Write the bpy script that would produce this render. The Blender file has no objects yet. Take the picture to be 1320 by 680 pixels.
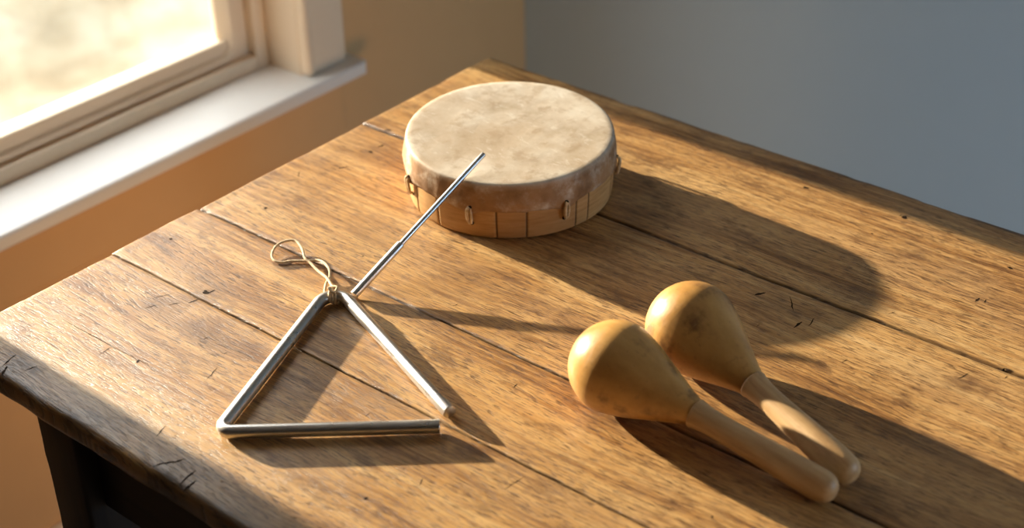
import bpy, bmesh, math, random
import numpy as np
from mathutils import Vector, Matrix, noise

random.seed(7)
scene = bpy.context.scene
COL = scene.collection
PI = math.pi
TZ = 0.75            # height of the table top (metres)


# ------------------------------------------------------------------ helpers
def link_mesh(name, bm, mat, parent=None, smooth=True, loc=None):
    me = bpy.data.meshes.new(name)
    bm.normal_update()
    bm.to_mesh(me)
    bm.free()
    return link_data(name, me, mat, parent, smooth, loc)


def link_data(name, me, mat, parent=None, smooth=True, loc=None):
    if mat is not None:
        me.materials.append(mat)
    for p in me.polygons:
        p.use_smooth = smooth
    o = bpy.data.objects.new(name, me)
    COL.objects.link(o)
    if loc is not None:
        o.location = loc
    if parent is not None:
        o.parent = parent
    return o


def empty(name, loc=(0, 0, 0)):
    o = bpy.data.objects.new(name, None)
    o.empty_display_size = 0.05
    o.location = loc
    COL.objects.link(o)
    return o


def tag(o, label, cat, group=None):
    o["label"] = label
    o["category"] = cat
    if group:
        o["group"] = group
    return o


def structure(o):
    o["kind"] = "structure"
    return o


def add_box(bm, x0, x1, y0, y1, z0, z1, bevel=0.0, seg=2):
    r = bmesh.ops.create_cube(bm, size=1.0)
    vs = r["verts"]
    for v in vs:
        v.co = Vector(((x0 + x1) / 2 + v.co.x * (x1 - x0),
                       (y0 + y1) / 2 + v.co.y * (y1 - y0),
                       (z0 + z1) / 2 + v.co.z * (z1 - z0)))
    if bevel > 0:
        es = list({e for v in vs for e in v.link_edges})
        bmesh.ops.bevel(bm, geom=es, offset=bevel, segments=seg, profile=0.5, affect="EDGES")
    return bm


def catmull(pts, n=8, closed=False):
    P = [Vector(p) for p in pts]
    out = []
    m = len(P)
    rng = range(m) if closed else range(m - 1)
    for i in rng:
        p0 = P[(i - 1) % m] if (closed or i > 0) else P[0] * 2 - P[1]
        p1 = P[i]
        p2 = P[(i + 1) % m]
        p3 = P[(i + 2) % m] if (closed or i + 2 < m) else P[-1] * 2 - P[-2]
        for k in range(n):
            t = k / n
            out.append(0.5 * ((2 * p1) + (p2 - p0) * t + (2 * p0 - 5 * p1 + 4 * p2 - p3) * t * t
                              + (3 * p1 - p0 - 3 * p2 + p3) * t ** 3))
    if not closed:
        out.append(P[-1])
    return out


def add_tube(bm, path, rad, n=12, closed=False, cap_round=0.0, twist=0.0, lobes=0.0, nl=3):
    """sweep a circle of radius rad (number or function of 0..1) along path"""
    m = len(path)
    rings = []
    up = None
    fr = rad if callable(rad) else (lambda t: rad)
    for i, p in enumerate(path):
        if closed:
            t = (path[(i + 1) % m] - path[i - 1])
        elif i == 0:
            t = path[1] - path[0]
        elif i == m - 1:
            t = path[-1] - path[-2]
        else:
            t = path[i + 1] - path[i - 1]
        t.normalize()
        if up is None:
            up = Vector((0, 0, 1)) if abs(t.z) < 0.9 else Vector((1, 0, 0))
        s = t.cross(up).normalized()
        up = s.cross(t).normalized()
        r = fr(i / (m - 1))
        ring = []
        for k in range(n):
            a = 2 * PI * k / n
            rr = r * (1 + lobes * math.cos(nl * (a + twist * i)))
            ring.append(bm.verts.new(p + s * (rr * math.cos(a)) + up * (rr * math.sin(a))))
        rings.append((ring, p, t, r))
    cnt = m if closed else m - 1
    for i in range(cnt):
        a, b = rings[i][0], rings[(i + 1) % m][0]
        for k in range(n):
            bm.faces.new((a[k], a[(k + 1) % n], b[(k + 1) % n], b[k]))
    if not closed:
        for (ring, p, t, r), sg in ((rings[0], -1), (rings[-1], 1)):
            prev = ring
            if cap_round > 0:
                for q in (0.35, 0.7, 0.92):
                    nr = []
                    for v in ring:
                        d = v.co - p
                        sh = 1 - cap_round / r * (1 - math.sqrt(max(0, 1 - q * q)))
                        nr.append(bm.verts.new(p + d * sh + t * (sg * cap_round * q)))
                    for k in range(n):
                        f = (prev[k], prev[(k + 1) % n], nr[(k + 1) % n], nr[k])
                        bm.faces.new(f if sg > 0 else f[::-1])
                    prev = nr
            bm.faces.new(prev if sg > 0 else prev[::-1])
    bmesh.ops.recalc_face_normals(bm, faces=bm.faces[:])
    return bm


def add_lathe(bm, prof, n=64, axis="z"):
    """prof: list of (r, h); r = 0 ends close the surface"""
    rings = []
    for r, h in prof:
        if r <= 1e-6:
            rings.append([bm.verts.new((0, 0, h) if axis == "z" else (h, 0, 0))])
        else:
            ring = []
            for k in range(n):
                a = 2 * PI * k / n
                if axis == "z":
                    ring.append(bm.verts.new((r * math.cos(a), r * math.sin(a), h)))
                else:
                    ring.append(bm.verts.new((h, r * math.cos(a), r * math.sin(a))))
            rings.append(ring)
    for a, b in zip(rings[:-1], rings[1:]):
        for k in range(n):
            k2 = (k + 1) % n
            if len(a) == 1 and len(b) == 1:
                continue
            if len(a) == 1:
                bm.faces.new((a[0], b[k], b[k2]))
            elif len(b) == 1:
                bm.faces.new((a[k], b[0], a[k2]))
            else:
                bm.faces.new((a[k], b[k], b[k2], a[k2]))
    bmesh.ops.recalc_face_normals(bm, faces=bm.faces[:])
    return bm


# ------------------------------------------------------------------ materials
class NT:
    def __init__(self, name):
        self.m = bpy.data.materials.new(name)
        self.m.use_nodes = True
        self.t = self.m.node_tree
        self.t.nodes.clear()
        self.out = self.t.nodes.new("ShaderNodeOutputMaterial")
        self._co = None

    def node(self, typ, **kw):
        n = self.t.nodes.new(typ)
        for k, v in kw.items():
            setattr(n, k, v)
        return n

    def put(self, sock, val):
        if hasattr(val, "is_output") or isinstance(val, bpy.types.NodeSocket):
            self.t.links.new(val, sock)
        else:
            sock.default_value = val

    def coord(self):
        if self._co is None:
            self._co = self.node("ShaderNodeTexCoord").outputs["Object"]
        return self._co

    def mapping(self, v, scale=(1, 1, 1), loc=(0, 0, 0), rot=(0, 0, 0), typ="POINT"):
        n = self.node("ShaderNodeMapping", vector_type=typ)
        self.put(n.inputs["Vector"], v)
        n.inputs["Location"].default_value = loc
        n.inputs["Rotation"].default_value = rot
        n.inputs["Scale"].default_value = scale
        return n.outputs[0]

    def noise(self, v, scale=1.0, detail=3.0, rough=0.5, dist=0.0, color=False):
        n = self.node("ShaderNodeTexNoise")
        self.put(n.inputs["Vector"], v)
        n.inputs["Scale"].default_value = scale
        n.inputs["Detail"].default_value = detail
        n.inputs["Roughness"].default_value = rough
        n.inputs["Distortion"].default_value = dist
        return n.outputs["Color" if color else "Fac"]

    def math(self, op, a, b=0.0, c=0.0, clamp=False):
        n = self.node("ShaderNodeMath", operation=op, use_clamp=clamp)
        self.put(n.inputs[0], a)
        self.put(n.inputs[1], b)
        self.put(n.inputs[2], c)
        return n.outputs[0]

    def vmath(self, op, a, b):
        n = self.node("ShaderNodeVectorMath", operation=op)
        self.put(n.inputs[0], a)
        self.put(n.inputs[1], b)
        return n.outputs["Value"] if op in ("LENGTH", "DOT_PRODUCT") else n.outputs["Vector"]

    def rng(self, v, a, b, c=0.0, d=1.0, smooth=True):
        n = self.node("ShaderNodeMapRange")
        n.interpolation_type = "SMOOTHSTEP" if smooth else "LINEAR"
        self.put(n.inputs["Value"], v)
        n.inputs["From Min"].default_value = a
        n.inputs["From Max"].default_value = b
        n.inputs["To Min"].default_value = c
        n.inputs["To Max"].default_value = d
        return n.outputs["Result"]

    def ramp(self, v, stops):
        n = self.node("ShaderNodeValToRGB")
        self.put(n.inputs[0], v)
        el = n.color_ramp.elements
        while len(el) < len(stops):
            el.new(0.5)
        for e, (p, c) in zip(el, stops):
            e.position = p
            e.color = (*c, 1)
        return n.outputs[0]

    def mix(self, fac, a, b, blend="MIX"):
        n = self.node("ShaderNodeMix", data_type="RGBA", blend_type=blend)
        self.put(n.inputs[0], fac)
        self.put(n.inputs[6], a if not isinstance(a, tuple) else (*a, 1))
        self.put(n.inputs[7], b if not isinstance(b, tuple) else (*b, 1))
        return n.outputs[2]

    def bump(self, h, strength=0.5, dist=0.001, normal=None):
        n = self.node("ShaderNodeBump")
        n.inputs["Strength"].default_value = strength
        n.inputs["Distance"].default_value = dist
        self.put(n.inputs["Height"], h)
        if normal is not None:
            self.put(n.inputs["Normal"], normal)
        return n.outputs[0]

    def attr(self, name):
        return self.node("ShaderNodeAttribute", attribute_name=name).outputs["Fac"]

    def xyz(self, x, y, z=0.0):
        n = self.node("ShaderNodeCombineXYZ")
        self.put(n.inputs[0], x)
        self.put(n.inputs[1], y)
        self.put(n.inputs[2], z)
        return n.outputs[0]

    def sep(self, v):
        n = self.node("ShaderNodeSeparateXYZ")
        self.put(n.inputs[0], v)
        return n.outputs

    def bsdf(self, color, rough=0.5, normal=None, metal=0.0, spec=0.5, **kw):
        n = self.node("ShaderNodeBsdfPrincipled")
        self.put(n.inputs["Base Color"], color if not isinstance(color, tuple) else (*color, 1))
        self.put(n.inputs["Roughness"], rough)
        self.put(n.inputs["Metallic"], metal)
        self.put(n.inputs["Specular IOR Level"], spec)
        if normal is not None:
            self.put(n.inputs["Normal"], normal)
        for k, v in kw.items():
            self.put(n.inputs[k], v)
        self.t.links.new(n.outputs[0], self.out.inputs["Surface"])
        return self.m


# marks worn into the table top (coordinates on the table, x along the boards)
CRACKS = [
    (0.1104, -0.6279, .0066, .0009, 59), (0.1242, -0.6122, .0062, .0009, 59), (0.1351, -0.5980, .0060, .0012, 73),
    (0.1044, -0.6102, .0110, .0006, 62),
    (0.1331, -0.5809, .0036, .0022, 40), (0.1359, -0.5756, .0042, .0016, 88), (0.1310, -0.5790, .0020, .0014, 0),
    (0.1347, -0.7013, .0075, .0008, 92), (0.1712, -0.6939, .0026, .0012, 115), (0.2382, -0.6647, .0095, .0008, 109),
    (0.1916, -0.6317, .0024, .0008, 70), (0.2237, -0.6363, .0022, .0006, 83),
    (0.5844, -0.2535, .0130, .0011, -53), (0.6144, -0.2686, .0076, .0010, 96), (0.6065, -0.2804, .0070, .0022, 86),
    (0.7179, -0.1418, .0042, .0016, 81), (0.7245, -0.1395, .0030, .0008, 91), (0.7605, -0.2604, .0078, .0007, 73),
    (0.5521, -0.2569, .0060, .0026, 57), (0.7849, -0.2290, .0060, .0024, 20),
    (0.0775, -0.7649, .0100, .0014, 104), (0.0877, -0.7770, .0070, .0024, 125), (0.2661, -0.7455, .0090, .0008, 108),
    (0.3014, -0.7725, .0085, .0013, 60), (0.3080, -0.7642, .0085, .0012, 60), (0.3300, -0.7720, .0105, .0015, 97),
    (0.3393, -0.7767, .0070, .0016, 88), (0.1036, -0.7600, .0060, .0010, 76),
    (0.0585, -0.4338, .0020, .0018, 17), (0.0385, -0.2264, .0034, .0026, 37), (0.0587, -0.2757, .0030, .0018, 15),
    (0.0581, -0.2580, .0050, .0020, 83), (0.0602, -0.3206, .0060, .0018, 59), (0.0348, -0.3769, .0075, .0007, 37),
    (0.0329, -0.3618, .0080, .0006, -51), (0.0285, -0.5366, .0022, .0018, 0),
    (0.5932, -0.0450, .0030, .0028, 4), (0.4823, -0.0523, .0036, .0020, 14), (0.7184, -0.0701, .0026, .0016, -13),
    (0.5431, -0.6132, .0120, .0006, 83), (0.4831, -0.6591, .0050, .0006, 114), (0.3883, -0.6226, .0034, .0006, 98),
    (0.4622, -0.7010, .0020, .0014, 93),
    (0.1100, -0.6927, .0520, .0008, 0.6), (0.1700, -0.6922, .0160, .0005, 0.6),
]
_rc = random.Random(23)
for _k in range(60):                      # small nicks scattered over the boards
    CRACKS.append((_rc.uniform(.03, 1.0), _rc.uniform(-.77, -.02), _rc.uniform(.0010, .0036),
                   _rc.uniform(.0003, .0009), _rc.choice((0, 8, 60, 75, 90, 110)) + _rc.uniform(-12, 12)))
STAINS = [
    (0.1200, -0.6120, .045, .018, 58), (0.6307, -0.1043, .022, .010, 52), (0.7669, -0.2739, .026, .016, 60),
    (0.7312, -0.2816, .011, .008, 65), (0.4811, -0.7064, .017, .006, 85), (0.1331, -0.5790, .014, .008, 20),
    (0.0850, -0.7620, .022, .014, 110), (0.3150, -0.7680, .030, .014, 20), (0.5700, -0.2600, .040, .020, 10),
    (0.0587, -0.2650, .020, .013, 60), (0.7184, -0.1400, .014, .008, 60), (0.6400, -0.2000, .050, .015, 5),
    (0.0285, -0.5366, .006, .005, 0), (0.0585, -0.4338, .005, .005, 0),
]


def oak_top():
    N = NT("worn_oak")
    co = N.coord()
    board = N.attr("board")
    x, y, z = N.sep(co)
    off = N.math("MULTIPLY", board, 7.31)
    px = N.math("ADD", x, off)
    base = N.xyz(px, y, z)
    # slow sideways drift of the grain
    w = N.noise(N.mapping(base, scale=(2.2, 7, 1)), 1.0, 2.0, 0.5)
    w2 = N.noise(N.mapping(base, scale=(9, 22, 1)), 1.0, 2.0, 0.5)
    yw = N.math("ADD", y, N.math("ADD", N.math("MULTIPLY", N.math("SUBTRACT", w, .5), .05),
                                 N.math("MULTIPLY", N.math("SUBTRACT", w2, .5), .005)))
    g = N.xyz(px, yw, 0.0)
    tone = N.noise(N.mapping(g, scale=(2.0, 26, 1)), 1.0, 4.0, 0.55)
    fine = N.noise(N.mapping(g, scale=(9, 170, 1)), 1.0, 5.0, 0.65)
    fibre = N.noise(N.mapping(g, scale=(22, 560, 1)), 1.0, 3.0, 0.6)
    pore = N.noise(N.mapping(g, scale=(48, 720, 1), loc=(3.1, 9.7, 0)), 1.0, 2.0, 0.5)
    pore_zone = N.rng(N.noise(N.mapping(base, scale=(8, 30, 1), loc=(7, 1, 0)), 1.0, 3.0), .30, .55)
    pores = N.math("MULTIPLY", N.rng(pore, .565, .625), pore_zone)
    wear = N.noise(N.mapping(base, scale=(7, 12, 1), loc=(1.7, 4.4, 0)), 1.0, 5.0, 0.6)
    blotch = N.noise(N.mapping(base, scale=(16, 40, 1), loc=(5.7, .4, 0)), 1.0, 6.0, 0.68)

    pore2 = N.noise(N.mapping(g, scale=(75, 1150, 1), loc=(8.1, 2.7, 0)), 1.0, 1.0, 0.5)
    pores = N.math("MAXIMUM", pores, N.math("MULTIPLY", N.rng(pore2, .575, .635), .85))
    v = N.math("ADD", N.math("MULTIPLY", tone, .42), N.math("ADD", N.math("MULTIPLY", fine, .36), N.math("MULTIPLY", fibre, .22)))
    col = N.ramp(v, [(.38, (.13, .052, .013)), (.45, (.32, .148, .043)), (.50, (.49, .256, .084)),
                     (.55, (.59, .340, .125)), (.63, (.68, .425, .185))])
    col = N.mix(N.math("MULTIPLY", N.rng(wear, .42, .66), .34), col, (.60, .375, .175))
    col = N.mix(N.math("MULTIPLY", N.rng(blotch, .53, .68), .70), col, (.17, .072, .022))
    col = N.mix(N.math("MULTIPLY", pores, .78), col, (.085, .036, .012))
    # stains soaked into the wood (painted on the mesh)
    stains = N.math("MULTIPLY", N.attr("stain"), N.rng(blotch, .30, .62))
    col = N.mix(N.math("MULTIPLY", stains, .65), col, (.13, .060, .026))
    # dirt packed in the joints; rim colour holds wear and the edge's shade
    dirt = N.attr("joint")
    col = N.mix(N.math("MULTIPLY", dirt, .9), col, (.022, .012, .006))
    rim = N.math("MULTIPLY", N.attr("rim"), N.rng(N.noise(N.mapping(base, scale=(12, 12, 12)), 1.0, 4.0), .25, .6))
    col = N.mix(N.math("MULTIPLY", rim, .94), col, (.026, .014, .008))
    h = N.math("SUBTRACT", N.math("ADD", N.math("MULTIPLY", fine, .8), N.math("MULTIPLY", fibre, .5)),
               N.math("MULTIPLY", pores, .9))
    h = N.math("ADD", h, N.math("MULTIPLY", blotch, .35))
    nrm = N.bump(h, .40, .0010)
    rough = N.rng(fine, .3, .7, .42, .30, smooth=False)
    return N.bsdf(col, rough, nrm, spec=.5)


def crack_mat():
    N = NT("crack_dirt")
    n = N.noise(N.coord(), 500, 2.0)
    return N.bsdf(N.mix(n, (.016, .009, .005), (.045, .024, .012)), .85, spec=.1)


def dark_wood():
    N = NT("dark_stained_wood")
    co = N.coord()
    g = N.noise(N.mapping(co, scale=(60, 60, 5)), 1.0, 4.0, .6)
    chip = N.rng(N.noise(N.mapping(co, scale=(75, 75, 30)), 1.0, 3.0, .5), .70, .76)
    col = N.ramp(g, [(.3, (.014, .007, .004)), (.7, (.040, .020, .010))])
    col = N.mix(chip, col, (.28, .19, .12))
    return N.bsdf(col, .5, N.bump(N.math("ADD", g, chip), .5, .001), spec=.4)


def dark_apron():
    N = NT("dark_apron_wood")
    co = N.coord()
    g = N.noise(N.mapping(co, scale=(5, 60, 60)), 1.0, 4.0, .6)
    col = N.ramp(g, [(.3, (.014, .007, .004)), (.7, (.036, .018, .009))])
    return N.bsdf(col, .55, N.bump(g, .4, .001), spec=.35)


def steel():
    N = NT("polished_steel")
    co = N.coord()
    n = N.noise(co, 60, 4.0, .6)
    s = N.noise(co, 900, 2.0, .5)
    col = N.mix(N.rng(n, .35, .75), (.72, .69, .65), (.62, .59, .55))
    rough = N.rng(n, .3, .7, .27, .36)
    return N.bsdf(col, rough, None, metal=1.0)


def cord_mat():
    N = NT("natural_cord")
    co = N.coord()
    n = N.noise(co, 700, 3.0, .6)
    col = N.ramp(n, [(.3, (.58, .42, .25)), (.7, (.80, .64, .44))])
    return N.bsdf(col, .85, N.bump(n, .5, .0004), spec=.15)


def hide():
    N = NT("drum_hide")
    co = N.coord()
    a = N.noise(co, 17, 6.0, .62)
    b = N.noise(N.mapping(co, scale=(1, 1, 1), loc=(.7, .2, 0)), 44, 5.0, .66)
    c = N.noise(N.mapping(co, loc=(2.3, .9, 0)), 9, 4.0, .55)
    col = N.ramp(a, [(.30, (.43, .33, .22)), (.45, (.57, .46, .345)), (.57, (.66, .56, .44)), (.72, (.74, .66, .55))])
    col = N.mix(N.math("MULTIPLY", N.rng(b, .50, .66), .50), col, (.36, .245, .145))
    col = N.mix(N.math("MULTIPLY", N.rng(c, .48, .64), .42), col, (.46, .32, .19))
    streak = N.noise(N.mapping(co, scale=(40, 95, 40), rot=(0, 0, .6)), 1.0, 5.0, .7, .8)
    col = N.mix(N.math("MULTIPLY", N.rng(streak, .56, .70), .45), col, (.84, .77, .66))
    # the turned-down skirt of the hide is browner in mottled patches
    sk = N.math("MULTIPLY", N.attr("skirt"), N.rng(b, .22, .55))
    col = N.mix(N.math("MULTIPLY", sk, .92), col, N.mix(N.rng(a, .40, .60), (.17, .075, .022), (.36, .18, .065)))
    f = N.noise(co, 300, 3.0, .6)
    h = N.math("ADD", N.math("MULTIPLY", a, .8), N.math("MULTIPLY", f, .15))
    h = N.math("ADD", h, N.math("MULTIPLY", b, .5))
    return N.bsdf(col, .62, N.bump(h, .45, .0016), spec=.22)


def shell_wood():
    N = NT("pale_drum_wood")
    co = N.coord()
    tone = N.attr("tone")
    g = N.noise(N.mapping(co, scale=(30, 30, 260)), 1.0, 4.0, .6)
    b = N.noise(co, 40, 4.0, .6)
    col = N.ramp(g, [(.3, (.40, .205, .066)), (.5, (.52, .290, .104)), (.7, (.60, .355, .148))])
    col = N.mix(N.math("MULTIPLY", tone, .5), col, (.36, .165, .055))
    col = N.mix(N.math("MULTIPLY", N.rng(b, .52, .72), .4), col, (.33, .16, .06))
    col = N.mix(N.attr("groove"), col, (.07, .03, .012))
    return N.bsdf(col, .6, N.bump(g, .3, .0006), spec=.3)


def hole_mat():
    N = NT("lace_hole_shade")
    n = N.noise(N.coord(), 400, 2.0)
    return N.bsdf(N.mix(n, (.012, .007, .004), (.03, .016, .008)), .9, spec=.1)


def lace_mat():
    N = NT("rawhide_lace")
    n = N.noise(N.coord(), 250, 3.0)
    return N.bsdf(N.ramp(n, [(.3, (.48, .30, .14)), (.7, (.74, .55, .32))]), .6, N.bump(n, .4, .0006), spec=.3)


def gourd():
    N = NT("varnished_maraca_wood")
    obj_rand = N.node("ShaderNodeObjectInfo").outputs["Random"]
    o = N.math("MULTIPLY", obj_rand, 9.0)
    co = N.vmath("ADD", N.coord(), N.xyz(o, o, o))
    a = N.noise(N.mapping(co, scale=(14, 30, 30)), 1.0, 5.0, .62)
    b = N.noise(co, 26, 5.0, .62)
    sc = N.noise(N.mapping(co, scale=(420, 90, 90), rot=(.4, .7, .3)), 1.0, 3.0, .6)
    c = N.noise(co, 120, 4.0, .6)
    col = N.ramp(a, [(.3, (.38, .185, .047)), (.5, (.52, .275, .078)), (.7, (.62, .355, .118))])
    col = N.mix(N.math("MULTIPLY", N.rng(b, .53, .68), .75), col, (.12, .050, .015))
    col = N.mix(N.math("MULTIPLY", N.rng(c, .60, .72), .4), col, (.24, .12, .04))
    col = N.mix(N.math("MULTIPLY", N.rng(sc, .60, .72), .25), col, (.44, .29, .13))
    rough = N.math("ADD", N.rng(sc, .4, .7, .30, .42), N.math("MULTIPLY", N.rng(b, .4, .7), .1))
    return N.bsdf(col, rough, N.bump(N.math("ADD", N.math("MULTIPLY", sc, .4), N.math("MULTIPLY", c, .6)), .16, .0010), spec=.5)


def handle_wood():
    N = NT("pale_handle_wood")
    obj_rand = N.node("ShaderNodeObjectInfo").outputs["Random"]
    o = N.math("MULTIPLY", obj_rand, 9.0)
    co = N.vmath("ADD", N.coord(), N.xyz(o, o, o))
    a = N.noise(N.mapping(co, scale=(12, 150, 150)), 1.0, 5.0, .62)
    b = N.noise(N.mapping(co, scale=(20, 40, 40)), 1.0, 4.0, .6)
    col = N.ramp(a, [(.3, (.40, .225, .092)), (.5, (.54, .330, .150)), (.7, (.62, .41, .21))])
    col = N.mix(N.math("MULTIPLY", N.rng(b, .52, .72), .45), col, (.28, .15, .06))
    return N.bsdf(col, .44, N.bump(a, .2, .0007), spec=.45)


def paint(name, c1, c2, rough=.5, bumpd=.0006, scale=18):
    N = NT(name)
    co = N.coord()
    n = N.noise(co, scale, 4.0, .55)
    f = N.noise(co, 260, 3.0, .5)
    return N.bsdf(N.mix(n, c1, c2), rough, N.bump(f, .15, bumpd), spec=.35)


def glass_mat():
    N = NT("window_glass")
    tr = N.node("ShaderNodeBsdfTransparent")
    tr.inputs[0].default_value = (.97, .98, .97, 1)
    gl = N.node("ShaderNodeBsdfGlossy")
    gl.inputs["Roughness"].default_value = .03
    tl = N.node("ShaderNodeBsdfTranslucent")
    tl.inputs[0].default_value = (.95, .88, .74, 1)
    fr = N.node("ShaderNodeLayerWeight")
    refl = N.math("MULTIPLY_ADD", N.math("POWER", fr.outputs["Facing"], 5.0), .90, .04)
    m1 = N.node("ShaderNodeMixShader")
    # dust film added to give the pane a sunlit haze, in soft streaks
    co = N.coord()
    d = N.noise(N.mapping(co, scale=(1, 9, 3)), 1.0, 4.0, .6)
    N.put(m1.inputs[0], N.rng(d, .3, .75, .015, .05))
    N.t.links.new(tr.outputs[0], m1.inputs[1])
    N.t.links.new(tl.outputs[0], m1.inputs[2])
    m2 = N.node("ShaderNodeMixShader")
    N.put(m2.inputs[0], refl)
    N.t.links.new(m1.outputs[0], m2.inputs[1])
    N.t.links.new(gl.outputs[0], m2.inputs[2])
    N.t.links.new(m2.outputs[0], N.out.inputs["Surface"])
    return N.m


def floor_mat():
    N = NT("floor_boards")
    co = N.coord()
    x, y, z = N.sep(co)
    b = N.math("FLOOR", N.math("MULTIPLY", x, 9.0))
    g = N.noise(N.mapping(N.xyz(N.math("ADD", x, N.math("MULTIPLY", b, 3.7)), y, z), scale=(60, 3, 1)), 1.0, 4.0, .6)
    col = N.ramp(g, [(.3, (.20, .14, .09)), (.7, (.33, .25, .17))])
    fr = N.math("FRACT", N.math("MULTIPLY", x, 9.0))
    gap = N.rng(N.math("ABSOLUTE", N.math("SUBTRACT", fr, .5)), .48, .5)
    col = N.mix(gap, col, (.05, .03, .02))
    return N.bsdf(col, .5, N.bump(g, .2, .001), spec=.4)


def ground_mat():
    N = NT("dry_ground")
    co = N.coord()
    a = N.noise(co, 3.4, 5.0, .6)
    b = N.noise(N.mapping(co, loc=(3, 7, 0)), 9.0, 4.0, .6)
    col = N.ramp(a, [(.36, (.120, .085, .045)), (.5, (.170, .132, .080)), (.64, (.225, .188, .130))])
    col = N.mix(N.math("MULTIPLY", N.rng(b, .5, .7), .4), col, (.105, .074, .040))
    return N.bsdf(col, .9, N.bump(b, .3, .02), spec=.1)


M_OAK = oak_top()
M_CRACK = crack_mat()
M_DARK = dark_wood()
M_APRON = dark_apron()
M_STEEL = steel()
M_CORD = cord_mat()
M_HIDE = hide()
M_SHELL = shell_wood()
M_HOLE = hole_mat()
M_LACE = lace_mat()
M_GOURD = gourd()
M_HANDLE = handle_wood()
M_TRIM = paint("white_trim_paint", (.80, .76, .70), (.75, .70, .64), .38)
M_TRIM_WARM = paint("warm_lit_trim_paint", (.84, .69, .50), (.79, .63, .45), .4)  # same trim paint, with the room's warm light put into its colour
M_WALL_L = paint("tan_wall_paint", (.70, .42, .19), (.66, .39, .175), .7)
M_WALL_B = paint("grey_wall_paint", (.46, .575, .655), (.44, .555, .635), .75)
M_WALL_X = paint("dark_wall_paint", (.22, .20, .18), (.20, .18, .165), .75)  # unseen walls kept dark to cut bounced light
M_CEIL = paint("ceiling_paint", (.70, .68, .64), (.66, .64, .60), .8)
M_GLASS = glass_mat()
M_FLOOR = floor_mat()
M_GROUND = ground_mat()

# ------------------------------------------------------------------ the room
XW, YB = -0.394, 0.552       # window wall and back wall inner faces
XR, YF, HC = 1.62, -2.05, 2.50
WT = 0.16                    # wall thickness
# the opening of window 1 in the window wall
OY0, OY1, OZ0, OZ1 = -0.818, 0.032, 0.575, 1.80

bm = bmesh.new()
x0, x1 = XW - WT, XW
add_box(bm, x0, x1, OY1 + .018, YB, 0, HC)
add_box(bm, x0, x1, YF, OY0 - .018, 0, HC)
add_box(bm, x0, x1, OY0 - .018, OY1 + .018, 0, OZ0)
add_box(bm, x0, x1, OY0 - .018, OY1 + .018, OZ1 + .018, HC)
structure(link_mesh("wall_left", bm, M_WALL_L, smooth=False))

bm = bmesh.new()
add_box(bm, XW - WT, XR + WT, YB, YB + WT, 0, HC)
structure(link_mesh("wall_back", bm, M_WALL_B, smooth=False))

# right-hand wall; unseen opening added to tint the back wall with sky light
RY0, RY1, RZ0, RZ1 = -0.20, 0.47, 0.25, 1.25
bm = bmesh.new()
add_box(bm, XR, XR + WT, YF, RY0, 0, HC)
add_box(bm, XR, XR + WT, RY1, YB, 0, HC)
add_box(bm, XR, XR + WT, RY0, RY1, 0, RZ0)
add_box(bm, XR, XR + WT, RY0, RY1, RZ1, HC)
structure(link_mesh("wall_right", bm, M_WALL_X, smooth=False))
bm = bmesh.new()
add_box(bm, XW - WT, XR + WT, YF - WT, YF, 0, HC)
structure(link_mesh("wall_front", bm, M_WALL_X, smooth=False))

bm = bmesh.new()
add_box(bm, XW - WT, XR + WT, YF - WT, YB + WT, -0.10, 0.0)
structure(link_mesh("floor", bm, M_FLOOR, smooth=False))
bm = bmesh.new()
add_box(bm, XW - WT, XR + WT, YF - WT, YB + WT, HC, HC + 0.1)
structure(link_mesh("ceiling", bm, M_CEIL, smooth=False))

bm = bmesh.new()
add_box(bm, XW, XW + 0.016, YF, YB, 0, 0.11, 0.004)
structure(link_mesh("baseboard_left", bm, M_TRIM, smooth=False))
bm = bmesh.new()
add_box(bm, XW + 0.016, XR, YB - 0.016, YB, 0, 0.11, 0.004)
structure(link_mesh("baseboard_back", bm, M_TRIM, smooth=False))

# ---- window 1: frame, sash with glazing bead, pane, sill, casing, apron
win = structure(empty("window_1", (XW, (OY0 + OY1) / 2, OZ0)))


def wpart(name, bm, mat, parent=win, smooth=False):
    o = link_mesh(name, bm, mat, None, smooth)
    o.parent = parent
    if parent is win:
        o.matrix_parent_inverse = Matrix.Translation(-win.location)
    return o


ZS = 0.600                    # top of the sill
XG = -0.486                   # plane of the pane
bm = bmesh.new()              # the box lining of the opening
JT = 0.018
add_box(bm, XW - WT, XW + 0.004, OY1, OY1 + JT, OZ0, OZ1 + JT, .002)
add_box(bm, XW - WT, XW + 0.004, OY0 - JT, OY0, OZ0, OZ1 + JT, .002)
add_box(bm, XW - WT, XW + 0.004, OY0, OY1, OZ1, OZ1 + JT, .002)
wpart("jamb", bm, M_TRIM_WARM)


def ring(bm, ya, yb, za, zb, w, xa, xb, bev):
    """a rectangular frame whose outer edge is ya..yb, za..zb"""
    add_box(bm, xa, xb, yb - w, yb, za, zb, bev)
    add_box(bm, xa, xb, ya, ya + w, za, zb, bev)
    add_box(bm, xa, xb, ya + w - .001, yb - w + .001, za, za + w, bev)
    add_box(bm, xa, xb, ya + w - .001, yb - w + .001, zb - w, zb, bev)


bm = bmesh.new()
ring(bm, OY0, OY1, ZS - .002, OZ1, .024, XG - .04, XG + .030, .004)
wpart("window_frame", bm, M_TRIM_WARM)
bm = bmesh.new()
ring(bm, OY0 + .024, OY1 - .024, ZS + .020, OZ1 - .024, .036, XG - .02, XG + .014, .003)
sash = wpart("sash", bm, M_TRIM_WARM)
# glazing bead with rounded inner corners
GY0, GY1, GZ0, GZ1 = -0.743, -0.038, 0.644, 1.740


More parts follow.
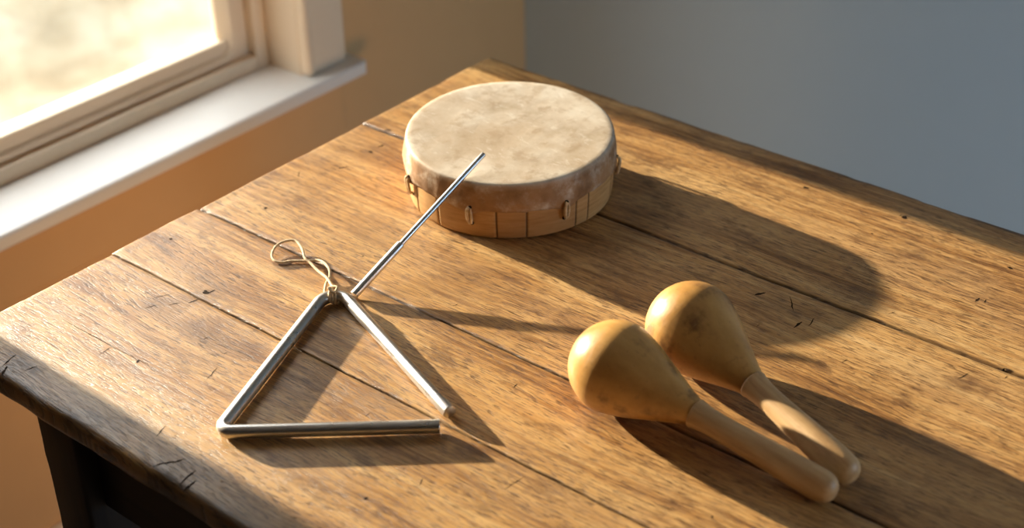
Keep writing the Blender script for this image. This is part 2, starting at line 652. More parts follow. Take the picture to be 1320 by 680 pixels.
def rounded_rect(y0, y1, z0, z1, r, n=8):
    pts = []
    for cy, cz, a0 in ((y1 - r, z0 + r, -90), (y1 - r, z1 - r, 0), (y0 + r, z1 - r, 90), (y0 + r, z0 + r, 180)):
        for k in range(n + 1):
            a = math.radians(a0 + 90 * k / n)
            pts.append((cy + r * math.cos(a), cz + r * math.sin(a)))
    return pts


bm = bmesh.new()
inner = rounded_rect(GY0, GY1, GZ0, GZ1, .016)
outer = rounded_rect(GY0 - .018, GY1 + .018, GZ0 - .018, GZ1 + .018, .020)
prof = [(0.0, -.004), (0.0, .004), (.3, .012), (.65, .021), (.9, .022), (1.0, .018), (1.0, -.004)]
rows = []
for t, dx in prof:
    rows.append([bm.verts.new((XG + dx, a[0] * (1 - t) + b[0] * t, a[1] * (1 - t) + b[1] * t)) for a, b in zip(inner, outer)])
for a, b in zip(rows, rows[1:] + rows[:1]):
    for k in range(len(a)):
        k2 = (k + 1) % len(a)
        bm.faces.new((a[k], a[k2], b[k2], b[k]))
bmesh.ops.recalc_face_normals(bm, faces=bm.faces[:])
wpart("glazing_bead", bm, M_TRIM_WARM, sash)
bm = bmesh.new()
add_box(bm, XG - .004, XG, GY0 - .006, GY1 + .006, GZ0 - .006, GZ1 + .006)
wpart("glass_pane", bm, M_GLASS, sash)

XSF = -0.350                  # front of the sill
bm = bmesh.new()
H0, H1 = OY0 - .095, .128
tee = [(XW - WT - .03, OY0), (XW, OY0), (XW, H0), (XSF, H0), (XSF, H1), (XW, H1), (XW, OY1), (XW - WT - .03, OY1)]
lowr = [bm.verts.new((x, y, ZS - .022)) for x, y in tee]
upr = [bm.verts.new((x, y, ZS)) for x, y in tee]
bm.faces.new(lowr[::-1])
bm.faces.new(upr)
for k in range(8):
    bm.faces.new((lowr[k], lowr[(k + 1) % 8], upr[(k + 1) % 8], upr[k]))
bmesh.ops.recalc_face_normals(bm, faces=bm.faces[:])
nose = [e for e in bm.edges if all(v.co.x > XW + .01 for v in e.verts)]
bmesh.ops.bevel(bm, geom=nose, offset=.006, segments=4, profile=.5, affect="EDGES")
wpart("sill", bm, M_TRIM)
bm = bmesh.new()
add_box(bm, XW, XW + .014, OY0 - .072, .104, ZS - .115, ZS - .022, .003)
add_box(bm, XW, XW + .022, OY0 - .072, .104, ZS - .036, ZS - .020, .005, 3)
wpart("apron", bm, M_WALL_L)  # tan puts the warm light on the trim into the apron's colour
bm = bmesh.new()
for ya, yb in ((OY1 + .004, .113), (OY0 - .083, OY0 - .004)):
    add_box(bm, XW, XW + .016, ya, yb, ZS, OZ1 + .085, .003)
    e = ya - .004 if ya > -.1 else yb - .010
    add_box(bm, XW + .001, XW + .022, e, e + .014, ZS, OZ1 + .02, .0065, 5)
add_box(bm, XW, XW + .016, OY0 - .08, .113, OZ1 + .004, OZ1 + .085, .003)
wpart("casing", bm, M_TRIM_WARM)

# ---- open ground outside the window
bm = bmesh.new()
nx, ny = 40, 40
vs = [[bm.verts.new((-9 + 8.4 * i / nx, -7 + 14 * j / ny,
                     -.35 + .10 * noise.noise(Vector((i * .35, j * .45, 0))))) for j in range(ny + 1)] for i in range(nx + 1)]
for i in range(nx):
    for j in range(ny):
        bm.faces.new((vs[i][j], vs[i + 1][j], vs[i + 1][j + 1], vs[i][j + 1]))
g = structure(link_mesh("ground", bm, M_GROUND))

# ------------------------------------------------------------------ the table
TL, TW, TT = 1.04, 0.785, 0.026      # length along x, width along y, thickness
JOINTS = [(-0.591, .0009), (-0.477, .0012), (-0.2305, .0017)]
table = tag(empty("table", (0, 0, 0)),
            "old worn oak plank table with dark legs, under all the instruments", "table")


def nz(x, y, z=0.0, s=1.0):
    return noise.noise(Vector((x * s, y * s, z)))


def build_top():
    edge = [0, .0006, .0016, .003, .005, .008, .012]
    xs = edge + [.016 + .004 * i for i in range(int((TL - .032) / .004) + 1)]
    xs = [q for q in xs if q < TL - .0125] + [TL - q for q in edge[::-1]]
    ys = edge + [.016 + .004 * i for i in range(int((TW - .032) / .004) + 1)]
    ys = [q for q in ys if q < TW - .0125] + [TW - q for q in edge[::-1]]
    ys = [q - TW for q in ys]
    for jy, jw in JOINTS:
        ys = [q for q in ys if abs(q - jy) > .0042]
        ys += [jy + jw * k for k in (-2.4, -1.35, -1.0, -.45, 0, .45, 1.0, 1.35, 2.4)]
    ys.sort()
    nxx, nyy = len(xs), len(ys)
    verts, board, joint, rim, stain = [], [], [], [], []
    ends = [.0012, -.0010, .0014, -.0006]
    for i, x in enumerate(xs):
        for j, y in enumerate(ys):
            b = sum(1 for jy, _ in JOINTS if y > jy)
            dx0, dx1, dy0, dy1 = x, TL - x, y + TW, -y
            d = min(dx0, dx1, dy0, dy1)
            R = .0050 + .0022 * nz(x, y, 3, 9)
            if dy0 < .03:
                R += .0015
            z = 0.0
            if d < R:
                q = R - d
                z -= R - math.sqrt(max(0.0, R * R - q * q)) if q < R else R
            z += .0003 * nz(x, y, b * 3.1, 14) - .0003 + (-.0002, 0, -.0003, -.0001)[b]
            # dents and worn hollows along the rim
            wr = max(0.0, 1 - d / .022)
            z -= .0030 * wr * max(0.0, nz(x, y, 11, 26) - .12)
            ox = oy = 0.0
            fall = max(0.0, 1 - d / .012)
            if fall > 0:
                bite = .0016 * nz(x, y, 5, 17) - .0050 * max(0, nz(x, y, 9, 31) - .38)
                if dx0 == d:
                    ox = fall * (ends[b] - bite * .6)
                elif dx1 == d:
                    ox = fall * bite
                elif dy0 == d:
                    oy = -fall * bite
                else:
                    oy = fall * bite
            jm = 0.0
            for jy, jw in JOINTS:
                t = abs(y - jy) / jw
                wv = 1.0 + .55 * nz(x * 14, jy, 2)
                # the joint opens and closes along its length
                op = min(1.0, max(.25, .8 + 1.1 * nz(x * 6, jy * 10, 7)))
                if jy == JOINTS[2][0]:
                    op = max(op, .75)
                if t <= .5:
                    z -= .0042 * op
                    jm = max(.85, op)
                elif t <= 1.05:
                    z -= .0012 * op
                    jm = max(jm, .8 * max(.7, op))
                elif t < 1.5:
                    z -= .0003
                    jm = max(jm, .45)
                if t < 2.5:
                    oy += .0006 * nz(x * 22, jy, 4) + .0005 * nz(x * 70, jy, 6)
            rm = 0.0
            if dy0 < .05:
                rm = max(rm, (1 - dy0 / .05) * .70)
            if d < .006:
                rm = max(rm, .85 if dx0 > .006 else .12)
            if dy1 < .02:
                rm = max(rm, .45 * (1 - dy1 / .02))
            verts.append((x + ox, y + oy, TZ + z))
            board.append(float(b))
            joint.append(jm)
            rim.append(rm)
            st = 0.0
            wx = x + .010 * nz(x, y, 21, 60) + .006 * nz(x, y, 23, 150)
            wy = y + .010 * nz(x, y, 22, 60) + .006 * nz(x, y, 24, 150)
            for sx_, sy_, hl, hw, ang in STAINS:
                c_, s_ = math.cos(math.radians(ang)), math.sin(math.radians(ang))
                u_ = ((wx - sx_) * c_ + (wy - sy_) * s_) / hl
                v_ = (-(wx - sx_) * s_ + (wy - sy_) * c_) / hw
                q_ = u_ * u_ + v_ * v_
                if q_ < 4:
                    st = max(st, math.exp(-q_ * 1.3))
            stain.append(st)
    faces = []
    for i in range(nxx - 1):
        for j in range(nyy - 1):
            a = i * nyy + j
            faces.append((a, a + nyy, a + nyy + 1, a + 1))
    import bisect

    def top_z(gx, gy):
        i = min(max(bisect.bisect(xs, gx) - 1, 0), nxx - 2)
        j = min(max(bisect.bisect(ys, gy) - 1, 0), nyy - 2)
        return max(verts[(i + di) * nyy + j + dj][2] for di in (0, 1) for dj in (0, 1))

    # sides and underside
    loop = [i * nyy for i in range(nxx)] + [(nxx - 1) * nyy + j for j in range(1, nyy)] \
        + [i * nyy + nyy - 1 for i in range(nxx - 2, -1, -1)] + [j for j in range(nyy - 2, 0, -1)]
    prev = loop
    cx, cy = TL / 2, -TW / 2
    for dz, ins in ((-.012, -.0004), (-.019, .0), (-.0235, .0012), (-TT, .0045)):
        cur = []
        for v in loop:
            x, y, z = verts[v]
            sx = ins * (1 if x < cx else -1) if (x < .02 or x > TL - .02) else 0
            sy = ins * (1 if y < cy else -1) if (y < -TW + .02 or y > -.02) else 0
            wob = .0009 * nz(x, y, dz * 60, 40)
            verts.append((x + sx + wob * (x < .02), y + sy + wob * (y < -TW + .02), TZ + dz))
            board.append(board[v])
            joint.append(0.0)
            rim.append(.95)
            stain.append(0.0)
            cur.append(len(verts) - 1)
        n = len(loop)
        for k in range(n):
            k2 = (k + 1) % n
            faces.append((prev[k], cur[k], cur[k2], prev[k2])[::-1] if False else (prev[k2], prev[k], cur[k], cur[k2]))
        prev = cur
    faces.append(tuple(prev[::-1]))
    # cracks, nail holes and gouges: jagged slivers of packed dirt let into the surface
    n_wood = len(faces)
    for q, (x, y, hl, hw, ang) in enumerate(CRACKS):
        c_, s_ = math.cos(math.radians(ang)), math.sin(math.radians(ang))
        long_ = hl > hw * 2.2
        m_ = max(10, int(hl / .0006)) if long_ else 16
        outl = []
        if long_:
            up_, dn_ = [], []
            for k in range(m_ + 1):
                u = -1 + 2 * k / m_
                bow = hl * .10 * nz(u * .9, q * 3.7) + .0006 * nz(u * hl * 260, q * 1.3)
                w_ = .75 * hw * (1 - abs(u) ** 2.2) ** .8 * (.55 + .75 * abs(nz(u * hl * 420, q * 2.1, 1)) + .35 * nz(u * 2.3, q * .7, 5))
                w_ = max(w_, .00006)
                up_.append((u * hl, bow + w_))
                dn_.append((u * hl, bow - w_))
            rows_ = list(zip(up_, dn_))
            ids = []
            for a_, b_ in rows_:
                pr = []
                for px_, py_ in (a_, b_):
                    gx, gy = x + px_ * c_ - py_ * s_, y + px_ * s_ + py_ * c_
                    pr.append(len(verts))
                    verts.append((gx, gy, top_z(gx, gy) + .00012))
                ids.append(pr)
            for (a0, b0), (a1, b1) in zip(ids[:-1], ids[1:]):
                faces.append((a0, b0, b1, a1))
        else:
            ids = []
            for k in range(m_):
                t_ = 2 * PI * k / m_
                rr = 1 + .45 * nz(math.cos(t_) * 1.3, math.sin(t_) * 1.3, q * 2.9)
                px_, py_ = hl * rr * math.cos(t_), hw * rr * math.sin(t_)
                gx, gy = x + px_ * c_ - py_ * s_, y + px_ * s_ + py_ * c_
                ids.append(len(verts))
                verts.append((gx, gy, top_z(gx, gy) + .00012))
            faces.append(tuple(ids))
    extra = len(verts) - len(board)
    for lst in (board, joint, rim, stain):
        lst += [0.0] * extra
    me = bpy.data.meshes.new("tabletop")
    me.from_pydata(verts, [], faces)
    for nm, data in (("board", board), ("joint", joint), ("rim", rim), ("stain", stain)):
        a = me.attributes.new(nm, "FLOAT", "POINT")
        a.data.foreach_set("value", data)
    me.update()
    bm = bmesh.new()
    bm.from_mesh(me)
    bmesh.ops.recalc_face_normals(bm, faces=bm.faces[:])
    bm.to_mesh(me)
    bm.free()
    o = link_data("tabletop", me, M_OAK, table)
    me.materials.append(M_CRACK)
    for p in me.polygons[n_wood:]:
        p.material_index = 1
    return o


build_top()


def rough_box(x0, x1, y0, y1, z0, z1, bev, seed, nz_=14):
    """a bevelled timber with slightly worn, wavering edges"""
    bm = bmesh.new()
    add_box(bm, x0, x1, y0, y1, z0, z1, bev, 3)
    L = max(x1 - x0, y1 - y0, z1 - z0)
    ax = 0 if x1 - x0 == L else (1 if y1 - y0 == L else 2)
    lo = (x0, y0, z0)[ax]
    for k in range(1, nz_):
        p = [0, 0, 0]
        p[ax] = lo + L * k / nz_
        nrm = [0, 0, 0]
        nrm[ax] = 1
        bmesh.ops.bisect_plane(bm, geom=bm.verts[:] + bm.edges[:] + bm.faces[:], plane_co=p, plane_no=nrm)
    for v in bm.verts:
        c = v.co.copy()
        for q in range(3):
            if q != ax:
                v.co[q] += .0011 * noise.noise(Vector((c.x * 30 + seed + q * 5, c.y * 30, c.z * 34)))
    return bm


LZ = TZ - TT
for k, (lx, ly) in enumerate(((.118, -.774), (TL - .118 - .055, -.774), (.118, -.066), (TL - .118 - .055, -.066))):
    bm = rough_box(lx, lx + .055, ly, ly + .055, 0, LZ, .004, k * 9.0, 40)
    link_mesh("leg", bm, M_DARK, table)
ax0, ax1 = .118 + .055, TL - .118 - .055
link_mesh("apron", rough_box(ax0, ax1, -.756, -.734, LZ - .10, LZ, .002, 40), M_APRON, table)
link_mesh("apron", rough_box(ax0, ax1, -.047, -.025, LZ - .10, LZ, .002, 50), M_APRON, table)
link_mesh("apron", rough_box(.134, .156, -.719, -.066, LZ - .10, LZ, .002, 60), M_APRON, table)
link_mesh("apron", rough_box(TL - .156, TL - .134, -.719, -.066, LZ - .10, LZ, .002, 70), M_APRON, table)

# ------------------------------------------------------------------ the frame drum
drum = tag(empty("frame_drum", (0.2344, -0.2428, TZ + .0006)),
           "round hide-topped frame drum with pale wooden shell and rawhide laces, near the window", "drum")
DRUM_C = Vector((0.2344, -0.2428, 0))
WDIR = Vector((.643, -.766, 0))


def uneven(v):
    """the hoop is hand-made: a little lower on one side"""
    f = (.0675 - .0050 * (v[0] * WDIR.x + v[1] * WDIR.y) / .110) / .0704
    return (v[0], v[1], v[2] * f)


LACES = [-119, -72, -21, 35, 85, 137, 188]
SEAMS = [-150, -112, -93, -58, -42, -13, -4, 22, 48, 66, 104, 128, 160]


def adiff(a, b):
    return (a - b + 180) % 360 - 180


def build_shell():
    angs = []
    for k in range(240):
        a = k * 1.5
        if all(abs(adiff(a, s)) > .9 for s in SEAMS):
            angs.append((a, 0.0))
    for s in SEAMS:
        w = .34
        for d, gv in ((-.8, 0.), (-w, .6), (0, 1.), (w, .6), (.8, 0.)):
            angs.append(((s + d) % 360, gv))
    angs.sort()
    prof = [(.1000, .0560), (.1000, .0010), (.1012, .0000), (.1062, .0000), (.1076, .0010), (.1083, .0050),
            (.1092, .0200), (.1098, .0330), (.1098, .0560)]
    n, m = len(angs), len(prof)
    verts, faces, tone, groove = [], [], [], []
    ss = sorted(q % 360 for q in SEAMS)
    for a, gv in angs:
        idx = sum(1 for q in ss if q <= a + 1e-6) % len(ss)
        tn = (math.sin(idx * 12.9898) * 43758.5453) % 1.0
        for j, (r, z) in enumerate(prof):
            rr = r - (.0010 * gv if j >= 3 else 0) + (.0003 * nz(a * .05, z * 30, 3) if j >= 4 else 0)
            c = math.radians(a)
            verts.append((rr * math.cos(c), rr * math.sin(c), z))
            tone.append(tn)
            groove.append(gv if j >= 3 else 0)
    for i in range(n):
        i2 = (i + 1) % n
        for j in range(m):
            j2 = (j + 1) % m
            faces.append((i * m + j, i * m + j2, i2 * m + j2, i2 * m + j))
    verts = [uneven(v) for v in verts]
    me = bpy.data.meshes.new("shell")
    me.from_pydata(verts, [], faces)
    for nm, data in (("tone", tone), ("groove", groove)):
        at = me.attributes.new(nm, "FLOAT", "POINT")
        at.data.foreach_set("value", data)
    bm = bmesh.new()
    bm.from_mesh(me)
    bmesh.ops.recalc_face_normals(bm, faces=bm.faces[:])
    bm.to_mesh(me)
    bm.free()
    return link_data("shell", me, M_SHELL, drum)


build_shell()


def pull(a):
    """how strongly a lace gathers the hide at angle a (0..1)"""
    return max(math.exp(-(adiff(a, L) / 6.5) ** 2) for L in LACES)


def build_skin():
    n = 360
    # (radius, height or None for the hanging edge, skirt weight)
    prof = [(0, .0696, 0), (.02, .0696, 0), (.045, .0698, 0), (.07, .0700, 0), (.09, .0702, 0), (.1020, .0704, 0),
            (.1062, .0703, 0), (.1078, .0698, .08), (.1087, .0688, .3), (.1093, .0670, .7), (.1101, .0630, 1), (.1111, .0580, 1),
            (.1121, .0530, 1), (.1127, .0490, 1), (.1129, .0460, 1)]
    verts, faces, sk = [], [], []
    rows = []
    for r, z, w in prof:
        if r == 0:
            verts.append((0, 0, z))
            sk.append(0.)
            rows.append([0])
            continue
        row = []
        for k in range(n):
            a = k * 360.0 / n
            c = math.radians(a)
            p = pull(a)
            fold = nz(a * .09, z * 18, 4) * .8 + nz(a * .23, z * 30, 8) * .5
            rr, zz = r, z
            if w > 0:
                g = max(0, (.062 - z) / .016)
                rr += w * (.0007 * fold * min(1, g + .3)) - .0012 * p * g * w
                zz += 0
            row.append(len(verts))
            verts.append((rr * math.cos(c), rr * math.sin(c), zz))
            sk.append(w)
        rows.append(row)
    for t in (.35, .7, 1.0):
        row = []
        for k in range(n):
            a = k * 360.0 / n
            c = math.radians(a)
            p = pull(a)
            ze = .0385 + .0024 * nz(a * .035, 1.7) + .0013 * nz(a * .16, 4.2) - .0062 * p
            z = .0460 * (1 - t) + ze * t
            fold = nz(a * .09, z * 18, 4) * .8 + nz(a * .23, z * 30, 8) * .5
            rr = .1128 - .0008 * t + .0009 * fold - .0006 * p + .0010 * (p * t)
            row.append(len(verts))
            verts.append((rr * math.cos(c), rr * math.sin(c), z))
            sk.append(1.)
        rows.append(row)
    inner = []
    for k in range(n):
        v = Vector(verts[rows[-1][k]])
        d = Vector((v.x, v.y, 0)).normalized()
        inner.append(len(verts))
        q = d * .1101
        verts.append((q.x, q.y, v.z + .0003))
        sk.append(1.)
    rows.append(inner)
    for a, b in zip(rows[:-1], rows[1:]):
        for k in range(n):
            k2 = (k + 1) % n
            if len(a) == 1:
                faces.append((a[0], b[k], b[k2]))
            else:
                faces.append((a[k], b[k], b[k2], a[k2]))
    verts = [uneven(v) for v in verts]
    me = bpy.data.meshes.new("skin")
    me.from_pydata(verts, [], faces)
    at = me.attributes.new("skirt", "FLOAT", "POINT")
    at.data.foreach_set("value", sk)
    return link_data("skin", me, M_HIDE, drum)


build_skin()
for L in LACES:
    a = math.radians(L)
    er = Vector((math.cos(a), math.sin(a), 0))
    et = Vector((-math.sin(a), math.cos(a), 0))

    def P(r, t, z):
        return Vector(uneven(er * r + et * t + Vector((0, 0, z))))
    bm = bmesh.new()
    # a thong looped out of a slit in the hide and down into a hole in the shell
    p1 = catmull([P(.1085, .0004, .0405), P(.1140, -.0006, .0400), P(.1152, -.0016, .0360), P(.1142, -.0014, .0270),
                  P(.1128, -.0002, .0205), P(.1085, .0010, .0180)], 6)
    add_tube(bm, p1, lambda t: .0013 + .0005 * math.sin(PI * t), 8)
    p2 = catmull([P(.1085, .0008, .0395), P(.1138, .0016, .0385), P(.1146, .0024, .0340), P(.1136, .0026, .0260),
                  P(.1124, .0018, .0205), P(.1085, .0012, .0180)], 6)
    add_tube(bm, p2, lambda t: .0011 + .0004 * math.sin(PI * t), 8)
    lace = link_mesh("lace", bm, M_LACE, drum)
    for r0, z0, rad in ((.1134, .0405, .0022), (.1094, .0182, .0026)):
        bm = bmesh.new()
        c = P(r0, .0008, z0)
        ring_ = [bm.verts.new(c + et * (rad * math.cos(q)) + Vector((0, 0, rad * .8 * math.sin(q))) + er * .0003)
                 for q in [2 * PI * k / 14 for k in range(14)]]
        back = [bm.verts.new(v.co - er * .006) for v in ring_]
        bm.faces.new(ring_)
        bm.faces.new(back[::-1])
        for k in range(14):
            bm.faces.new((ring_[k], back[k], back[(k + 1) % 14], ring_[(k + 1) % 14]))
        bmesh.ops.recalc_face_normals(bm, faces=bm.faces[:])
        link_mesh("lace_hole", bm, M_HOLE, lace, False)  # dark plug: the hole's inner shade put into its colour

# ------------------------------------------------------------------ the triangle
RT = .0060                     # rod radius
tri = tag(empty("triangle", (0.312, -0.66, TZ)),
          "steel triangle with one open corner and a cord tied at its top", "triangle")


def fillet(p0, p1, p2, r, n=10):
    a = (p0 - p1).normalized()
    b = (p2 - p1).normalized()
    half = a.angle(b) / 2
    d = r / math.tan(half)
    s, e = p1 + a * d, p1 + b * d
    c = p1 + (a + b).normalized() * (r / math.sin(half))
    out = []
    u, w = s - c, e - c
    tot = u.angle(w)
    for k in range(n + 1):
        t = k / n
        out.append(c + (u * math.sin((1 - t) * tot) + w * math.sin(t * tot)) / math.sin(tot))
    return out


zt = RT + .0004
pE1 = Vector((.4530, -.6030, zt))
pL = Vector((.3128, -.7227, zt))
pT = Vector((.2276, -.5018, zt))
pE2 = Vector((.4466, -.5829, zt))
path = []


def seg(a, b, n):
    return [a.lerp(b, k / n) for k in range(n)]


f1 = fillet(pE1, pL, pT, .0085, 12)
f2 = fillet(pL, pT, pE2, .0150, 14)
path = seg(pE1, f1[0], 10) + f1 + seg(f1[-1], f2[0], 10)[1:] + f2 + seg(f2[-1], pE2, 10)[1:] + [pE2]
for p in path:
    p += Vector((0, 0, TZ))
bm = bmesh.new()
add_tube(bm, path, RT, 28, cap_round=.0009)


def rel(o, root):
    o.parent = root
    o.matrix_parent_inverse = Matrix.Translation(-root.location)
    return o


rel(link_mesh("steel_rod", bm, M_STEEL), tri)
# the cord: a twisted figure-of-eight loop lying on the boards, tied round the bend
CORD = [(.2483, -.5156, .0110), (.2312, -.507, .0085), (.2155, -.4989, .0075), (.1979, -.4929, .0050), (.1807, -.4873, .0055),
        (.1712, -.4854, .0066), (.1569, -.4753, .0070), (.1431, -.4695, .0072), (.1357, -.4719, .0070), (.1306, -.4804, .006),
        (.1322, -.4904, .0045), (.1389, -.4996, .003), (.1475, -.5031, .0022), (.1547, -.4998, .0019), (.1593, -.493, .0018),
        (.17, -.4847, .0019), (.1812, -.4785, .0040), (.1926, -.4801, .0064), (.207, -.4867, .0070), (.2134, -.4934, .0042),
        (.2172, -.502, .0028), (.2271, -.5137, .0019), (.2365, -.5190, .0020)]
bm = bmesh.new()
cp = catmull([Vector((x, y, z + TZ)) for x, y, z in CORD], 8)
add_tube(bm, cp, .00135, 9, cap_round=.0008, twist=.45, lobes=.10, nl=3)
# turns of cord round the rod near the bend
bend = f2[7]
td = (f2[8] - f2[6]).normalized()
sd = Vector((td.y, -td.x, 0))
bend = Vector((bend.x, bend.y, TZ + zt))
turns = []
for k in range(0, 66):
    a = 2 * PI * k / 22
    rr = RT + .0013
    p = bend + td * (-.0038 + .0026 * k / 22) + sd * (rr * math.cos(a)) + Vector((0, 0, rr * math.sin(a)))
    p.z = max(p.z, TZ + .0014)
    turns.append(p)
add_tube(bm, turns, .00135, 9, cap_round=.0008, twist=.45, lobes=.10, nl=3)
knot = catmull([bend + td * -.003 + Vector((0, 0, RT + .002)) + sd * -.004, bend + td * .004 + Vector((0, 0, RT + .004)),
                bend + td * .001 + sd * .005 + Vector((0, 0, RT + .0015)),
                bend + td * -.004 + Vector((0, 0, RT + .0042)), Vector((.2483, -.5156, TZ + .0110))], 8)
add_tube(bm, knot, .0014, 9, cap_round=.0008, twist=.45, lobes=.10, nl=3)
rel(link_mesh("cord", bm, M_CORD), tri)

# ------------------------------------------------------------------ the beater, leaning on the drum's rim
bA = Vector((.2541, -.5005, TZ + .0046))
bB = Vector((.2615, -.3169, TZ + .0796))
beater = tag(empty("triangle_beater", bA),
             "thin steel triangle beater leaning on the drum with its thick grip on the table", "beater")
dirb = (bB - bA)
Lb = dirb.length
dirb.normalize()


def along(a, b, n=12):
    return [bA + dirb * (Lb * (a + (b - a) * k / n)) for k in range(n + 1)]


bm = bmesh.new()
add_tube(bm, along(0, .345), .0043, 20, cap_round=.0009)
rel(link_mesh("grip", bm, M_STEEL), beater)
bm = bmesh.new()
add_tube(bm, along(.335, 1.0), .0028, 20, cap_round=.0008)
rel(link_mesh("rod", bm, M_STEEL), beater)

# ------------------------------------------------------------------ the maracas
RH = .0425


def head_bm():
    """x runs from the neck ring (0) to the round crown"""
    L = .127
    c = L - RH
    prof = [(0, .0)]
    pts = [(.0118, .0), (.0130, .0020), (.0150, .0080), (.0185, .0170), (.0235, .0290), (.0290, .0420), (.0345, .0550),
           (.0390, .0680), (.0418, .0780)]
    prof += pts
    for k in range(1, 17):
        a = math.radians(-8 + 98 * k / 16)
        prof.append((RH * math.cos(a) if k < 16 else 0, c + .0 + RH * math.sin(a)))
    bm = bmesh.new()
    add_lathe(bm, prof, 72, "x")
    return bm


HL = .136
HPTS = []


def handle_bm():
    """x runs from the far rounded end (negative) up to the ring"""
    L = HL
    pts = [(-L, 0.0), (-L + .0006, .0045), (-L + .0022, .0080), (-L + .0055, .0114), (-L + .0100, .0132), (-L + .0170, .0140),
           (-L + .030, .0141), (-L + .050, .0135), (-L + .075, .0124), (-L + .100, .0115), (-L + .118, .0114),
           (-L + .130, .0124), (.0, .0136), (.0008, .0130), (.0010, .0)]
    HPTS[:] = pts[:12]
    cr = catmull([Vector((x, r, 0)) for x, r in pts[:13]], 4)
    prof = [(max(0.0, v.y), v.x) for v in cr]
    prof[0] = (0.0, -L)
    prof += [(.0130, .0008), (0.0, .0010)]
    bm = bmesh.new()
    add_lathe(bm, prof, 56, "x")
    return bm


def place_maraca(root, head_c, end_c, k=1.0, hx=1.0):
    """head_c / end_c: where the head's centre and the handle's end centre stand on the table (x, y)"""
    h = Vector((head_c[0], head_c[1], TZ + k * RH + .0004))
    e = Vector((end_c[0], end_c[1], 0))
    # tilt so that the swelling near the handle's end touches the table
    run = Vector((h.x - e.x, h.y - e.y, 0)).normalized()
    sn = min((RH - r * .99 - .0001) / (.127 - RH - x * hx) for x, r in HPTS)
    for c in root.children:
        if c.name.startswith("handle"):
            c.scale.x = hx
    d = (run * math.sqrt(1 - sn * sn) + Vector((0, 0, sn))).normalized()
    ring_p = h - d * (k * (.127 - RH))
    xa = d
    ya = Vector((0, 0, 1)).cross(xa).normalized()
    za = xa.cross(ya)
    root.matrix_world = Matrix(((xa.x, ya.x, za.x, ring_p.x), (xa.y, ya.y, za.y, ring_p.y),
                                (xa.z, ya.z, za.z, ring_p.z), (0, 0, 0, 1))) @ Matrix.Scale(k, 4)


GM = "maracas on the table"
m1 = tag(empty("maraca"), "front maraca, its head lower in the photo and nearer the triangle", "maraca", GM)
link_mesh("head", head_bm(), M_GOURD, m1)
link_mesh("handle", handle_bm(), M_HANDLE, m1)
place_maraca(m1, (.5472, -.4834), (.7500, -.4805), .95, 1.02)
m2 = m1.copy()
COL.objects.link(m2)
for ch in list(m1.children):
    c = ch.copy()
    c.parent = m2
    COL.objects.link(c)
tag(m2, "rear maraca lying behind the other, in front of the drum's shadow", "maraca", GM)
place_maraca(m2, (.5655, -.3960), (.7490, -.4520), .965, .937)

# ------------------------------------------------------------------ light
world = bpy.data.worlds.new("daylight")
scene.world = world
world.use_nodes = True
wt = world.node_tree
wt.nodes.clear()
wo = wt.nodes.new("ShaderNodeOutputWorld")
bg = wt.nodes.new("ShaderNodeBackground")
tc = wt.nodes.new("ShaderNodeTexCoord")
sp = wt.nodes.new("ShaderNodeSeparateXYZ")
wt.links.new(tc.outputs["Generated"], sp.inputs[0])


def sky_ramp(sock, lo, hi, stops):
    mp = wt.nodes.new("ShaderNodeMapRange")
    mp.inputs["From Min"].default_value = lo
    mp.inputs["From Max"].default_value = hi
    wt.links.new(sock, mp.inputs["Value"])
    cr = wt.nodes.new("ShaderNodeValToRGB")
    el = cr.color_ramp.elements
    while len(el) < len(stops):
        el.new(.5)
    for e, (p, c) in zip(el, stops):
        e.position = p
        e.color = (*c, 1)
    wt.links.new(mp.outputs["Result"], cr.inputs[0])
    return cr.outputs[0]


# hazy white sky on the sun's side (-x), brighter overhead; clear blue on the far side (+x)
white = sky_ramp(sp.outputs[2], 0.0, 1.0, [(0.0, (.10, .10, .10)), (.30, (.20, .205, .21)), (.50, (.84, .88, .93)), (.8, (1.3, 1.36, 1.44))])
side = sky_ramp(sp.outputs[0], -1.0, 1.0, [(.40, (0, 0, 0)), (.70, (1, 1, 1))])
mixn = wt.nodes.new("ShaderNodeMix")
mixn.data_type = "RGBA"
wt.links.new(side, mixn.inputs[0])
wt.links.new(white, mixn.inputs[6])
mixn.inputs[7].default_value = (.36, .62, .92, 1)
wt.links.new(mixn.outputs[2], bg.inputs[0])
bg.inputs[1].default_value = 5.0
wt.links.new(bg.outputs[0], wo.inputs[0])

sun = bpy.data.lights.new("sun", "SUN")
sun.energy = 21.5
sun.color = (1.0, .88, .70)
sun.angle = math.radians(.9)
so = bpy.data.objects.new("sun", sun)
COL.objects.link(so)
so.location = (-4, 0, 3)
so.rotation_euler = Vector((.978, -.006, -.2045)).to_track_quat("-Z", "Y").to_euler()

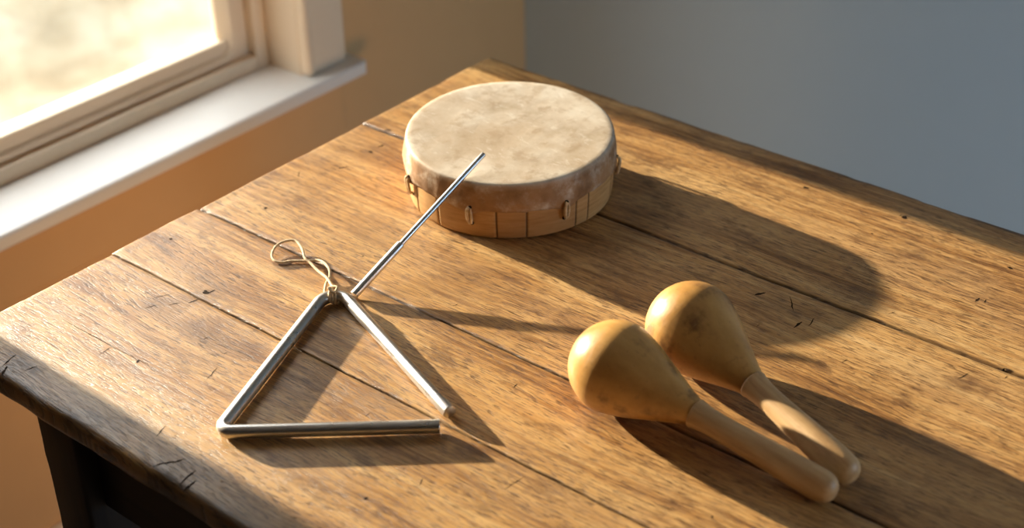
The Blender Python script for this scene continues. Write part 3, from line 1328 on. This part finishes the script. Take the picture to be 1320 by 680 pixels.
glow_fill = bpy.data.lights.new("wall_glow_fill", "POINT")  # added fill light without a body, warms the wall under the sill
glow_fill.energy = 3.3
glow_fill.color = (1.0, .60, .28)
glow_fill.shadow_soft_size = .10
lo = bpy.data.objects.new("wall_glow_fill", glow_fill)
COL.objects.link(lo)
lo.location = (.06, -.31, .43)

for nm, loc, rot, sx, sy in (("right_opening_daylight", (XR + .02, (RY0 + RY1) / 2, (RZ0 + RZ1) / 2), (0, PI / 2, 0), RZ1 - RZ0, RY1 - RY0),
                             ("window_daylight", (XG - .06, (OY0 + OY1) / 2, (ZS + OZ1) / 2), (0, -PI / 2, 0), OZ1 - ZS, OY1 - OY0)):
    L = bpy.data.lights.new(nm, "AREA")
    L.shape = "RECTANGLE"
    L.size, L.size_y = sx, sy
    L.cycles.is_portal = True
    o = bpy.data.objects.new(nm, L)
    o.location = loc
    o.rotation_euler = rot
    COL.objects.link(o)

# ------------------------------------------------------------------ camera
cam = bpy.data.cameras.new("camera")
cam.sensor_fit = "HORIZONTAL"
cam.sensor_width = 36.0
cam.lens = 53.83
cam.clip_start = .02
cam.dof.use_dof = True
cam.dof.focus_distance = 1.42
cam.dof.aperture_fstop = 4.0
co = bpy.data.objects.new("camera", cam)
COL.objects.link(co)
pitch, roll, yaw = 0.561066, -0.0204706, 0.6984285
F = Vector((0, math.cos(pitch), -math.sin(pitch)))
R = Vector((1, 0, 0))
U = R.cross(F)
R2 = R * math.cos(roll) + U * math.sin(roll)
U2 = -R * math.sin(roll) + U * math.cos(roll)
Rz = Matrix.Rotation(yaw, 3, "Z")
R2, U2, F2 = Rz @ R2, Rz @ U2, Rz @ F
co.matrix_world = Matrix(((R2.x, U2.x, -F2.x, 1.15159), (R2.y, U2.y, -F2.y, -1.33603), (R2.z, U2.z, -F2.z, 1.55), (0, 0, 0, 1)))
scene.camera = co

scene.view_settings.view_transform = "Standard"
scene.view_settings.look = "None"
scene.view_settings.gamma = 1.0
scene.view_settings.exposure = 0.0
scene.view_settings.use_curve_mapping = False
scene.cycles.use_denoising = True
scene.cycles.max_bounces = 10
scene.cycles.diffuse_bounces = 6
scene.cycles.transparent_max_bounces = 16
scene.cycles.sample_clamp_indirect = 6.0
